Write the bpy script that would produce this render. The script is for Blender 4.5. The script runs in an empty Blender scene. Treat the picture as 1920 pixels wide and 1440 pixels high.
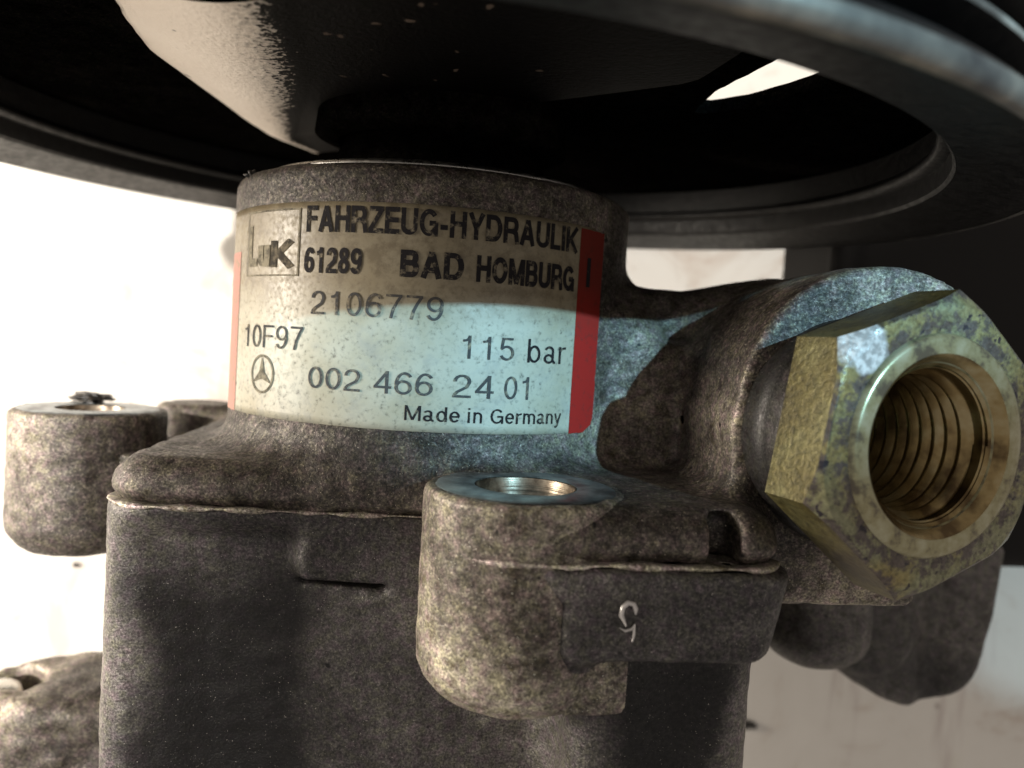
import bpy, bmesh, math, random
import numpy as np
from mathutils import Matrix, Vector

S = bpy.context.scene
C = S.collection
R = math.radians
TABLE = 84.0                       # pump axis lies 84 mm above the table; all lengths below are in mm


def V(x, y, z):
    return Vector((x * .001, y * .001, (z + TABLE) * .001))


# ------------------------------------------------------------------ camera
cam = bpy.data.cameras.new('camera')
co = bpy.data.objects.new('camera', cam)
C.objects.link(co)
M = Matrix(((0.99296, -0.0555, -0.10468), (0.06089, 0.99694, 0.04898), (0.10164, -0.05501, 0.9933)))
co.matrix_world = Matrix.Translation(V(0, 0, 127.7)) @ M.to_4x4()
cam.sensor_width = 36
cam.lens = 1491 / 1920 * 36
cam.clip_start = .002
cam.clip_end = 10
cam.dof.use_dof = True
cam.dof.focus_distance = .096
cam.dof.aperture_fstop = 21
S.camera = co
S.view_settings.view_transform = 'Standard'
S.view_settings.look = 'None'
S.view_settings.exposure = 0
S.view_settings.gamma = 1
S.cycles.max_bounces = 6
S.cycles.use_denoising = True

# ------------------------------------------------------------------ light
W = bpy.data.worlds.new('World')
S.world = W
W.use_nodes = True
bg = W.node_tree.nodes['Background']
bg.inputs[0].default_value = (1.0, .91, .83, 1)
bg.inputs[1].default_value = .37


def lamp(kind, name, pos, target, power, col, **k):
    l = bpy.data.lights.new(name, kind)
    o = bpy.data.objects.new(name, l)
    C.objects.link(o)
    p, t = V(*pos), V(*target)
    o.location = p
    o.rotation_euler = (t - p).to_track_quat('-Z', 'Y').to_euler()
    l.energy = power
    l.color = col
    for a, b in k.items():
        setattr(l, a, b)
    return o


# room lamp, nearly overhead on the left: its pool covers the table left of the pump
lamp('SPOT', 'room_lamp', (-399, 150, 748), (-298, -125, -78), 54, (1, .94, .86), spot_size=R(40), spot_blend=.06, shadow_soft_size=.02)
# cool daylight beam from the front right
lamp('SPOT', 'daylight_beam', (430, 292, 860), (24, 32.5, 24), 44, (.40, .78, 1), spot_size=R(6.0), spot_blend=.10, shadow_soft_size=.006)
lamp('SPOT', 'corner_fill', (620, 40, 560), (215, -35, -78), 7.5, (.48, .82, 1), spot_size=R(9.5), spot_blend=.12, shadow_soft_size=.006)  # second spot added for the blue patch at the table corner
# added spot behind the pulley, to brighten the table past its rim
lamp('SPOT', 'table_fill', (190, 640, 320), (82, 52, -78), 34, (1, .97, .92), spot_size=R(7.0), spot_blend=.2, shadow_soft_size=.012)
# added soft fill from the left, to give the castings their form
lamp('AREA', 'left_fill', (-520, 60, 62), (0, -20, 20), 3.7, (1, .90, .77), size=.16)


# ------------------------------------------------------------------ materials
class NT:
    def __init__(s, name):
        s.m = bpy.data.materials.new(name)
        s.m.use_nodes = True
        s.t = s.m.node_tree
        s.b = s.t.nodes['Principled BSDF']
        s.tc = s.t.nodes.new('ShaderNodeTexCoord')

    def n(s, k, **kw):
        x = s.t.nodes.new(k)
        for a, b in kw.items():
            setattr(x, a, b)
        return x

    def l(s, a, b):
        s.t.links.new(a, b)

    def noise(s, scale, detail=4, rough=.6, dist=0, stretch=None):
        x = s.n('ShaderNodeTexNoise')
        x.inputs['Scale'].default_value = scale
        x.inputs['Detail'].default_value = detail
        x.inputs['Roughness'].default_value = rough
        x.inputs['Distortion'].default_value = dist
        if stretch:
            mp = s.n('ShaderNodeMapping')
            mp.inputs['Scale'].default_value = stretch
            s.l(s.tc.outputs['Object'], mp.inputs[0])
            s.l(mp.outputs[0], x.inputs[0])
        else:
            s.l(s.tc.outputs['Object'], x.inputs[0])
        return x.outputs[0]

    def ramp(s, fac, stops, interp='LINEAR'):
        r = s.n('ShaderNodeValToRGB')
        r.color_ramp.interpolation = interp
        e = r.color_ramp.elements
        while len(e) < len(stops):
            e.new(.5)
        for q, (p, c) in zip(e, stops):
            q.position = p
            q.color = (c, c, c, 1) if isinstance(c, (int, float)) else (*c, 1)
        s.l(fac, r.inputs[0])
        return r.outputs[0]

    def mix(s, fac, a, b, mode='MIX'):
        x = s.n('ShaderNodeMix', data_type='RGBA', blend_type=mode)
        for sock, v in ((x.inputs[0], fac), (x.inputs[6], a), (x.inputs[7], b)):
            if isinstance(v, (int, float)):
                sock.default_value = v
            elif isinstance(v, tuple):
                sock.default_value = (*v, 1)
            else:
                s.l(v, sock)
        return x.outputs[2]

    def bump(s, pairs):
        prev = None
        for h, st, dist in pairs:
            b = s.n('ShaderNodeBump')
            b.inputs['Strength'].default_value = st
            b.inputs['Distance'].default_value = dist
            s.l(h, b.inputs['Height'])
            if prev:
                s.l(prev, b.inputs['Normal'])
            prev = b.outputs[0]
        s.l(prev, s.b.inputs['Normal'])

    def set(s, **k):
        for a, v in k.items():
            i = s.b.inputs[a.replace('_', ' ')]
            if isinstance(v, (int, float)):
                i.default_value = v
            elif isinstance(v, tuple):
                i.default_value = (*v, 1)
            else:
                s.l(v, i)
        return s.m


def cast(name, dark, mid, light, metal=.25, rough=.5, bias=.5, grain=1.0, bumps=1.0, shade=None, grime=1.0):
    t = NT(name)
    big = t.noise(36, 4, .55, .5)
    med = t.noise(2000, 3, .6)
    fine = t.noise(3600 * grain, 3, .65)
    c1 = t.ramp(big, [(bias - .10, dark), (bias, mid), (bias + .13, light)])
    c2 = t.ramp(med, [(.34, tuple(v * .6 for v in dark)), (.5, mid), (.66, light)])
    c = t.mix(.30, c1, c2)
    g = t.ramp(fine, [(.3, .30), (.5, 1.0), (.7, 2.1)])
    c = t.mix(1.0, c, g, 'MULTIPLY')
    c = t.mix(1.0, c, t.ramp(t.noise(430, 5, .75, .4), [(.36, tuple(1 - grime * q for q in (.62, .66, .72))), (.5, (1, 1, 1)), (.62, (1 + grime * .45, 1 + grime * .42, 1 + grime * .36))]), 'MULTIPLY')
    hue = t.noise(900, 2, .5)
    hc = t.ramp(hue, [(.35, (1.12, .95, 1.12)), (.5, (1, 1, 1)), (.65, (1.0, 1.05, .86))])
    c = t.mix(.8, c, hc, 'MULTIPLY')
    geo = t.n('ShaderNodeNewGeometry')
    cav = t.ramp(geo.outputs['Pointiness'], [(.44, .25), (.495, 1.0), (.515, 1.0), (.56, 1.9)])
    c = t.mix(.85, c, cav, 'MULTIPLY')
    if shade:  # painted shade: dark vertical zones, fading in below the joint
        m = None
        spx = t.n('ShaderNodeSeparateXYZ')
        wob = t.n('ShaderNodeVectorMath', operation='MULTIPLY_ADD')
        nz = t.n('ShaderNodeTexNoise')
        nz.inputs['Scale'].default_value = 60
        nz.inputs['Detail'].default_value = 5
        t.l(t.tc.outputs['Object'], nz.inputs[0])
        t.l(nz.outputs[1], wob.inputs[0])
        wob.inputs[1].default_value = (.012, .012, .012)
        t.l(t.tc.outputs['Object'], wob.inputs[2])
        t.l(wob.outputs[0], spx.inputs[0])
        for x0, x1, x2, x3 in shade:
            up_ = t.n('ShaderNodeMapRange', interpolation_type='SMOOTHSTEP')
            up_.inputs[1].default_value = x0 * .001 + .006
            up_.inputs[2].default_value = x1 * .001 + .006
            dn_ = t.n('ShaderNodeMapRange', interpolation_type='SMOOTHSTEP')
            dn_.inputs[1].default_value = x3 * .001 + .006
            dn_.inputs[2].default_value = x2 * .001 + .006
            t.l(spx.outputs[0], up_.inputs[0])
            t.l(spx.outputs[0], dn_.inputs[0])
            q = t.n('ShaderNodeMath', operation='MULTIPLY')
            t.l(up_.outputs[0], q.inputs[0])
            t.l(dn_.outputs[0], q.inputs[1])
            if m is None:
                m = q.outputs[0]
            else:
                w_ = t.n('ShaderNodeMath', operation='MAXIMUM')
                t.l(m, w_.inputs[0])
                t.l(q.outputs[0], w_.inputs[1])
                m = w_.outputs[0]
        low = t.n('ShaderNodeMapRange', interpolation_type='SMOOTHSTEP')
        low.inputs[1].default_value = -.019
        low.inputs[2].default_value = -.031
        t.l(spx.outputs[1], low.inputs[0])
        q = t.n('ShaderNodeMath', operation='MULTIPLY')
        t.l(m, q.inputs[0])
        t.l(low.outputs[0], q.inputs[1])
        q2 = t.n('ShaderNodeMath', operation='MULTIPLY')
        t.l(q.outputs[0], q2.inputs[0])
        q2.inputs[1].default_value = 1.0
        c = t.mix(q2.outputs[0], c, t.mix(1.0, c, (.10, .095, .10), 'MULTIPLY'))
    glint = t.ramp(t.noise(5200, 1, .5), [(.73, 0.0), (.79, 1.0)])
    c = t.mix(glint, c, tuple(min(1, v * 2.3) for v in light))
    pits = t.ramp(t.noise(700, 1, .5), [(.2, 0.0), (.28, 1.0)])
    c = t.mix(pits, tuple(v * .3 for v in dark), c)
    rr = t.ramp(med, [(.3, rough + .18), (.7, rough - .12)])
    t.bump([(big, .15 * bumps, .0008), (med, .4 * bumps, .00018), (fine, .8 * bumps, .00010)])
    return t.set(Base_Color=c, Roughness=rr, Metallic=metal)


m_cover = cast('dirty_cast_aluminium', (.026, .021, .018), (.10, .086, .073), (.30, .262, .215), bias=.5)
m_house = cast('shaded_cast_aluminium', (.024, .022, .0225), (.078, .072, .070), (.19, .175, .16), bias=.5, metal=.3, rough=.45, grime=.45,
               shade=[(-37, -30, -16, -10), (20, 24, 34, 37)])  # shade of the front hollow and right recess, put into the colour
m_boss = cast('lit_cast_aluminium', (.045, .037, .028), (.19, .168, .137), (.50, .45, .37), bias=.49, metal=.15)  # paler casting metal: light from the left put into the colour
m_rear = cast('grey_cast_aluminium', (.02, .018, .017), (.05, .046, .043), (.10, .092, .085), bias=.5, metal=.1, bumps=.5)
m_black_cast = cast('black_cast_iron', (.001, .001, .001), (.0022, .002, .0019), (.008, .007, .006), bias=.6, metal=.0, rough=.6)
m_black_cast.node_tree.nodes['Principled BSDF'].inputs['Specular IOR Level'].default_value = 0

m_flash = cast('bright_cast_edge', (.07, .06, .05), (.26, .235, .20), (.5, .46, .4), bias=.45, metal=.3, rough=.4)
t = NT('machined_metal')
sc = t.noise(900, 3, .6)
m_mach = t.set(Base_Color=t.ramp(t.noise(300, 4, .6), [(.35, (.12, .13, .14)), (.6, (.36, .40, .42))]), Metallic=.8,
               Roughness=t.ramp(sc, [(.3, .28), (.7, .5)]))
t.bump([(sc, .25, .0001)])
t = NT('dirty_dark_steel')
m_dkst = t.set(Base_Color=(.012, .010, .009), Roughness=.75)
t = NT('bright_steel')
m_steel = t.set(Base_Color=(.62, .6, .56), Metallic=1.0, Roughness=t.ramp(t.noise(700, 3), [(.3, .18), (.7, .45)]))
t = NT('bore_metal')
m_bore = t.set(Base_Color=t.ramp(t.noise(350, 4, .6), [(.4, (.10, .075, .055)), (.65, (.5, .42, .32))]), Metallic=.7, Roughness=.35)
t.bump([(t.noise(600, 2, .5, 0, (.1, 6, .1)), .3, .0002)])

t = NT('black_pulley_paint')
fn = t.noise(700, 4, .6)
m_pulley = t.set(Base_Color=t.ramp(t.noise(260, 5, .7), [(.45, (.0015, .0015, .002)), (.74, (.004, .004, .004)), (.9, (.03, .025, .02))]),
                 Roughness=t.ramp(fn, [(.3, .38), (.7, .62)]))
t.b.inputs['Specular IOR Level'].default_value = .35
t.bump([(fn, .3, .0002)])
t = NT('worn_rim_edge')
m_rim = t.set(Base_Color=t.ramp(t.noise(160, 5, .6, 0), [(.35, (.07, .07, .07)), (.55, (.17, .165, .15)), (.75, (.36, .33, .28))]),
              Metallic=.45, Roughness=.36)

t = NT('worn_crest')
m_crest = t.set(Base_Color=t.ramp(t.noise(130, 4, .6), [(.35, (.12, .11, .10)), (.6, (.45, .42, .37))]), Metallic=.3, Roughness=.4)
# zinc-yellow fitting
t = NT('yellow_zinc_plating')
b1 = t.noise(240, 5, .6, .3)
b2 = t.noise(90, 4, .55, .6)
fi = t.noise(1700, 3, .6)
base = t.ramp(b2, [(.34, (.25, .19, .07)), (.47, (.235, .205, .09)), (.58, (.21, .21, .12)), (.7, (.25, .235, .155))])
at = t.n('ShaderNodeAttribute', attribute_name='grime')
ad = t.n('ShaderNodeMath', operation='MULTIPLY_ADD')
t.l(at.outputs['Fac'], ad.inputs[0])
ad.inputs[1].default_value = -.17
t.l(t.noise(620, 5, .72, .3), ad.inputs[2])
stain = t.ramp(ad.outputs[0], [(.33, .92), (.45, .0)])
col = t.mix(stain, base, (.085, .066, .064))
spots = t.ramp(t.noise(700, 2, .5), [(.30, 1.0), (.34, .0)])
col = t.mix(spots, col, (.03, .024, .03))
col = t.mix(1.0, col, t.ramp(fi, [(.3, .55), (.5, 1.0), (.72, 1.4)]), 'MULTIPLY')
t.bump([(b1, .3, .0004), (fi, .55, .00018)])
# plating rubbed through to bright metal on the upper left corner
vd = t.n('ShaderNodeVectorMath', operation='DISTANCE')
wv = t.n('ShaderNodeVectorMath', operation='MULTIPLY_ADD')
nzb = t.n('ShaderNodeTexNoise')
nzb.inputs['Scale'].default_value = 500
nzb.inputs['Detail'].default_value = 4
t.l(t.tc.outputs['Object'], nzb.inputs[0])
t.l(nzb.outputs[1], wv.inputs[0])
wv.inputs[1].default_value = (.0024, .0024, .0024)
t.l(t.tc.outputs['Object'], wv.inputs[2])
t.l(wv.outputs[0], vd.inputs[0])
vd.inputs[1].default_value = (.0427 + .0012, .0022 + .0012, .0521 + .0012)
bare = t.n('ShaderNodeMapRange')
bare.inputs[1].default_value = .0031
bare.inputs[2].default_value = .0024
t.l(vd.outputs[1], bare.inputs[0])
col = t.mix(bare.outputs[0], col, t.mix(1.0, (.8, .8, .8), t.ramp(t.noise(1500, 2, .5), [(.4, .5), (.6, 1.)]), 'MULTIPLY'))
rgh = t.mix(bare.outputs[0], t.ramp(b1, [(.35, .62), (.6, .33)]), (.3, .3, .3))
m_zinc = t.set(Base_Color=col, Metallic=.35, Roughness=rgh)
t = NT('polished_zinc_ring')
m_ring = t.set(Base_Color=t.ramp(t.noise(300, 5, .65), [(.38, (.12, .10, .07)), (.48, (.30, .27, .15)), (.65, (.42, .40, .27))]), Metallic=.45, Roughness=.28)
t = NT('yellow_zinc_side')
fi = t.noise(1500, 3, .6)
col = t.mix(1.0, t.ramp(t.noise(110, 4, .6), [(.35, (.05, .038, .018)), (.5, (.10, .084, .030)), (.68, (.135, .125, .055))]),
            t.ramp(fi, [(.3, .5), (.5, 1.0), (.72, 1.5)]), 'MULTIPLY')
t.bump([(fi, .6, .0002)])
m_zside = t.set(Base_Color=col, Metallic=.4, Roughness=.42)
t = NT('thread_metal')
m_thread = t.set(Base_Color=t.ramp(t.noise(160, 4, .6), [(.38, (.10, .065, .03)), (.5, (.30, .22, .10)), (.66, (.44, .38, .23))]), Metallic=.85, Roughness=.27)

# sticker
t = NT('yellowed_sticker')
sp = t.noise(1500, 4, .6)
bl = t.noise(85, 4, .6)
base = t.ramp(bl, [(.35, (.44, .40, .29)), (.55, (.53, .505, .405)), (.7, (.57, .565, .475))])
gr = t.ramp(sp, [(.27, .34), (.39, .84), (.5, 1.0)])
col = t.mix(1.0, base, gr, 'MULTIPLY')
sep = t.n('ShaderNodeSeparateXYZ')
t.l(t.tc.outputs['Object'], sep.inputs[0])


def rng(t, sock, a, b):
    q = t.n('ShaderNodeMapRange')
    q.inputs[1].default_value = a
    q.inputs[2].default_value = b
    t.l(sock, q.inputs[0])
    return q.outputs[0]


def madd(t, a, b, op='MULTIPLY'):
    q = t.n('ShaderNodeMath', operation=op)
    t.l(a, q.inputs[0])
    if isinstance(b, (int, float)):
        q.inputs[1].default_value = b
    else:
        t.l(b, q.inputs[1])
    q.use_clamp = op == 'MULTIPLY'
    return q.outputs[0]


col = t.mix(t.ramp(t.noise(210, 5, .7, .4), [(.52, 0.), (.70, .42)]), col, (.27, .28, .28))
# greasy grime worked into the upper left corner of the sticker
up = rng(t, sep.outputs[1], .001, .016)
lf = rng(t, sep.outputs[0], -.004, -.026)
gm = madd(t, up, lf)
gn = t.ramp(t.noise(330, 4, .7, .3), [(.36, .0), (.6, 1.0)])
col = t.mix(madd(t, gm, gn), col, (.11, .09, .065))
up2 = rng(t, sep.outputs[1], .002, .0065)  # upper half browner: grime plus the pulley's shadow painted in
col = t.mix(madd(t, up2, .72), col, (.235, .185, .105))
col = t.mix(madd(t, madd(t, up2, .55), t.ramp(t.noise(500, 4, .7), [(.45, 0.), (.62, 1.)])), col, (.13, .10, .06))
m_label = t.set(Base_Color=col, Roughness=t.ramp(sp, [(.3, .6), (.6, .38)]))
t.bump([(sp, .15, .0001), (bl, .2, .0003)])


def ink(name, c, wear=.42, base=(.36, .31, .22)):
    t = NT(name)
    f = t.ramp(t.noise(900, 4, .7), [(wear - .10, 0.0), (wear + .12, 1.0)])
    t.b.inputs['Specular IOR Level'].default_value = .15
    return t.set(Base_Color=t.mix(f, base, c), Roughness=.8)


m_ink = ink('black_print', (.022, .02, .022), .33)
m_inkk = ink('logo_print', (.04, .036, .03), .46, (.20, .17, .12))
m_ink2 = ink('grey_print', (.075, .075, .075), .37)
m_ink3 = ink('faded_print', (.10, .09, .07), .54, (.30, .27, .20))
m_red = ink('red_print', (.40, .022, .017), .33, (.17, .03, .025))
nt_ = m_red.node_tree
_b = nt_.nodes['Principled BSDF']
_src = _b.inputs['Base Color'].links[0].from_socket
_tc = nt_.nodes.new('ShaderNodeTexCoord')
_sp = nt_.nodes.new('ShaderNodeSeparateXYZ')
_mr = nt_.nodes.new('ShaderNodeMapRange')
_mr.inputs[1].default_value = .001
_mr.inputs[2].default_value = .009
_mr.inputs[4].default_value = .7
_mx = nt_.nodes.new('ShaderNodeMix')
_mx.data_type = 'RGBA'
nt_.links.new(_tc.outputs['Object'], _sp.inputs[0])
nt_.links.new(_sp.outputs[1], _mr.inputs[0])
nt_.links.new(_mr.outputs[0], _mx.inputs[0])
nt_.links.new(_src, _mx.inputs[6])
_mx.inputs[7].default_value = (.10, .030, .020, 1)      # grime and the pulley's shadow painted into the top of the stripe
nt_.links.new(_mx.outputs[2], _b.inputs['Base Color'])
m_pink = ink('glare_red_print', (.56, .30, .26), .40)  # red made pale: glare of the grazing left light painted into the colour

t = NT('painted_table')
sm = t.noise(26, 6, .66, 1.2)
grn = t.noise(60, 4, .6, .8, (1, .12, 1))
c = t.ramp(sm, [(.30, (.50, .36, .30)), (.38, (.62, .55, .48)), (.46, (.72, .68, .62)), (.6, (.75, .71, .65)), (.8, (.68, .65, .55))])
c = t.mix(t.ramp(grn, [(.36, .6), (.45, 0.)]), c, (.46, .38, .35))
c = t.mix(t.ramp(t.noise(140, 1, .4), [(.2, .8), (.25, 0.)]), c, (.2, .15, .12))
m_table = t.set(Base_Color=c, Roughness=.55)
t.bump([(grn, .15, .0005)])
t = NT('black_plastic')
t.b.inputs['Specular IOR Level'].default_value = .2
m_plastic = t.set(Base_Color=(.009, .0082, .0076), Roughness=.7)
t = NT('grime')
m_grime = t.set(Base_Color=t.ramp(t.noise(900, 3), [(.4, (.006, .006, .006)), (.65, (.06, .05, .04))]), Roughness=.35)
t.bump([(t.noise(1200, 3), .6, .0004)])
t = NT('dust_fibre')
m_fibre = t.set(Base_Color=(.10, .085, .07), Roughness=.7)


# ------------------------------------------------------------------ mesh helpers
def link(name, me, mat=None, parent=None, smooth=False, loc=None):
    o = bpy.data.objects.new(name, me)
    C.objects.link(o)
    if mat:
        me.materials.clear()
        me.materials.append(mat)
    if smooth:
        me.polygons.foreach_set('use_smooth', [True] * len(me.polygons))
    if parent:
        o.parent = parent
        o.matrix_parent_inverse = Matrix.Identity(4)
    return o


def mesh(name, vs, fs):
    """vs in pump millimetres"""
    me = bpy.data.meshes.new(name)
    a = np.array(vs, dtype=float)
    a = a * .001
    me.from_pydata(a.tolist(), [], fs)
    me.update()
    return me


def frame(origin, axis):
    """local frame: lathe axis = Z"""
    z = Vector(axis).normalized()
    x = Vector((0, 1, 0)).cross(z) if abs(z.y) < .9 else Vector((1, 0, 0))
    x.normalize()
    y = z.cross(x)
    m = Matrix((x, y, z)).transposed().to_4x4()
    m.translation = Vector(origin)
    return m


def lathe(name, prof, origin, axis, mat, parent, n=96, closed=False, a0=0, a1=360, smooth=True):
    """prof: list of (r, h) in mm"""
    m = frame(origin, axis)
    vs, fs = [], []
    full = abs(a1 - a0) >= 360
    k = n if full else n + 1
    for i in range(k):
        a = R(a0 + (a1 - a0) * i / n)
        for r, h in prof:
            vs.append(m @ Vector((r * math.cos(a), r * math.sin(a), h)))
    L = len(prof)
    for i in range(n):
        j = (i + 1) % k
        for q in range(L if closed else L - 1):
            p = (q + 1) % L
            fs.append((i * L + q, j * L + q, j * L + p, i * L + p))
    me = mesh(name, vs, fs)
    o = link(name, me, mat, parent, smooth)
    return o


def edge_split(o, deg=35):
    for e in o.data.polygons:
        e.use_smooth = True
    o.data.set_sharp_from_angle(angle=R(deg))


# ------------------------------------------------------------------ solid castings as distance fields
def grid(b, h):
    ax = [np.arange(b[2 * i], b[2 * i + 1] + h, h, dtype=np.float32) for i in range(3)]
    X, Y, Z = np.meshgrid(*ax, indexing='ij', sparse=True)
    return ax, X, Y, Z


def smin(a, b, k):
    h = np.maximum(k - np.abs(a - b), 0) / k
    return np.minimum(a, b) - h * h * k * .25


def smax(a, b, k):
    return -smin(-a, -b, k)


def rect2(X, Z, x0, x1, z0, z1, r):
    qx = np.abs(X - (x0 + x1) / 2) - (x1 - x0) / 2 + r
    qz = np.abs(Z - (z0 + z1) / 2) - (z1 - z0) / 2 + r
    return np.minimum(np.maximum(qx, qz), 0) + np.sqrt(np.maximum(qx, 0) ** 2 + np.maximum(qz, 0) ** 2) - r


def circ2(X, Z, x, z, r):
    return np.sqrt((X - x) ** 2 + (Z - z) ** 2) - r


def ext(d2, Y, y0, y1, r):
    w1 = d2 + r
    w2 = np.abs(Y - (y0 + y1) / 2) - (y1 - y0) / 2 + r
    return np.minimum(np.maximum(w1, w2), 0) + np.sqrt(np.maximum(w1, 0) ** 2 + np.maximum(w2, 0) ** 2) - r


def rough(X, Y, Z, amp, wl, seed, n=9):
    rs = np.random.RandomState(seed)
    s = 0
    for i in range(n):
        d = rs.normal(size=3)
        d /= np.linalg.norm(d)
        k = 2 * np.pi / (wl * rs.uniform(.6, 1.6))
        s = s + np.sin((X * d[0] + Y * d[1] + Z * d[2]) * k + rs.uniform(0, 6.28)).astype(np.float32)
    return s * (amp / n ** .5)


def nets(name, F, ax):
    """naive surface nets"""
    F = np.asarray(F, dtype=np.float32)
    ins = F < 0
    nx, ny, nz = F.shape
    c = np.zeros((nx - 1, ny - 1, nz - 1), np.int8)
    for i in (0, 1):
        for j in (0, 1):
            for k in (0, 1):
                c += ins[i:nx - 1 + i, j:ny - 1 + j, k:nz - 1 + k]
    act = (c > 0) & (c < 8)
    I = np.argwhere(act)
    idx = -np.ones(act.shape, np.int32)
    idx[act] = np.arange(len(I))
    pos = np.zeros((len(I), 3))
    cnt = np.zeros(len(I))
    cor = [(i, j, k) for i in (0, 1) for j in (0, 1) for k in (0, 1)]
    for a in cor:
        for d in range(3):
            if a[d]:
                continue
            b = list(a)
            b[d] = 1
            fa = F[I[:, 0] + a[0], I[:, 1] + a[1], I[:, 2] + a[2]]
            fb = F[I[:, 0] + b[0], I[:, 1] + b[1], I[:, 2] + b[2]]
            x = (fa < 0) != (fb < 0)
            tt = np.where(x, fa / np.where(x, fa - fb, 1), 0)
            p = np.tile(np.array(a, float), (len(I), 1))
            p[:, d] += tt
            pos[x] += p[x]
            cnt[x] += 1
    pos = pos / cnt[:, None] + I
    out = np.stack([ax[d][0] + pos[:, d] * (ax[d][1] - ax[d][0]) for d in range(3)], 1)
    fs = []
    for d in range(3):
        sl0 = [slice(None)] * 3
        sl1 = [slice(None)] * 3
        sl0[d] = slice(0, -1)
        sl1[d] = slice(1, None)
        A, B = ins[tuple(sl0)], ins[tuple(sl1)]
        E = np.argwhere(A != B)
        u, v = [(1, 2), (2, 0), (0, 1)][d]
        ok = (E[:, u] > 0) & (E[:, v] > 0) & (E[:, u] < F.shape[u] - 1) & (E[:, v] < F.shape[v] - 1)
        E = E[ok]
        q = []
        for du, dv in ((1, 1), (0, 1), (0, 0), (1, 0)):
            e = E.copy()
            e[:, u] -= du
            e[:, v] -= dv
            q.append(idx[e[:, 0], e[:, 1], e[:, 2]])
        q = np.stack(q, 1)
        fl = A[E[:, 0], E[:, 1], E[:, 2]]
        q[~fl] = q[~fl][:, ::-1]
        fs.append(q)
    fs = np.concatenate(fs)
    fs = fs[(fs >= 0).all(1)]
    me = bpy.data.meshes.new(name)
    me.vertices.add(len(out))
    me.vertices.foreach_set('co', (out * .001).ravel())
    me.loops.add(len(fs) * 4)
    me.loops.foreach_set('vertex_index', fs.ravel().astype(np.int32))
    me.polygons.add(len(fs))
    me.polygons.foreach_set('loop_start', np.arange(0, len(fs) * 4, 4, dtype=np.int32))
    me.polygons.foreach_set('loop_total', np.full(len(fs), 4, np.int32))
    me.update(calc_edges=True)
    me.validate()
    return me


# ------------------------------------------------------------------ table
TB = 900
nn = 2
vs = [(-TB, -TB, -TABLE), (TB, -TB, -TABLE), (TB, TB, -TABLE), (-TB, TB, -TABLE),
      (-TB, -TB, -TABLE - 25), (TB, -TB, -TABLE - 25), (TB, TB, -TABLE - 25), (-TB, TB, -TABLE - 25)]
vs = [(a, b, c + TABLE) for a, b, c in vs]
tab = link('table_top', mesh('table_top', vs, [(0, 1, 2, 3), (7, 6, 5, 4), (0, 4, 5, 1), (1, 5, 6, 2), (2, 6, 7, 3), (3, 7, 4, 0)]), m_table)
tab['kind'] = 'structure'

# ------------------------------------------------------------------ pump
pump = bpy.data.objects.new('steering_pump', None)
C.objects.link(pump)
pump.location = (0, 0, TABLE * .001)
pump['label'] = 'dirty cast aluminium steering pump with black pulley, printed sticker and yellow hexagonal port'
pump['category'] = 'pump'

BX, BZ = 11.7, 38.4            # front boss
NX, NY = 53.3, -7.9            # port centre at z = 50
AX = Vector((math.sin(R(14.5)), 0, math.cos(R(14.5))))   # port axis


def port_r(X, Y, Z):
    """distance from the port axis and position along it"""
    a = (X - NX) * AX.x + (Z - 50) * AX.z
    d = np.sqrt((X - NX - a * AX.x) ** 2 + (Y - NY) ** 2 + (Z - 50 - a * AX.z) ** 2)
    return d, a


def foot(X, Z, g=0.0):
    d = rect2(X, Z, -39.0 - g, 38 + g, -46, 29.5 + g, 7)
    d = smin(d, rect2(X, Z, 10, 39.5 + g, -20, 48.9 + g, 6), 5)
    d = smin(d, circ2(X, Z, BX, BZ, 11.3 + g), 3)
    return d


H = .55
# front cover: neck, flange and port arm in one casting
ax, X, Y, Z = grid((-51, 79, -34, 27, -50, 53), H)
cover = ext(foot(X, Z) + np.clip((-20.5 - Y) / .8, 0, 1) * .7, Y, -21.8 - 6, -16.2, 4.2)
cover = np.maximum(cover, -21.8 - Y)
tilt = Y + .0 * X
neck = ext(circ2(X, Z, 0, 0, 30), Y, -30, 21.3, 1.3)
neck = np.maximum(neck, -20 - Y)
cover = smin(cover, neck, 4.5)
# port arm
d = np.sqrt((X - 53.4) ** 2 + (Y + 5.4) ** 2) + 0 * Z
arm = np.maximum(d - 17.4, -14 - Z)
xz = np.minimum(X - 38.0, 47.0 - X)
blk = ext(rect2(X, Z, 36.0, 60, -20, 39.2, 1.2), Y, -29, -6, 2)
arm = smax(smin(arm, blk, 3), Z - 39.0, .8)
arm = smin(arm, ext(rect2(X, Z, 20, 60, -12, 12, 6), Y, -20, 9.8, 4), 6)
cover = smin(cover, arm, 4)
# rib standing between neck and port
rib = ext(circ2(X, Z, 33.0, 14.5, 4.2), Y, -22, 1.5, 3)
cover = smin(cover, rib, 2.5)
cover = smin(cover, ext(circ2(X, Z, 27.0, 12.5, 5), Y, -22, 5.5, 3), 5)
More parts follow.
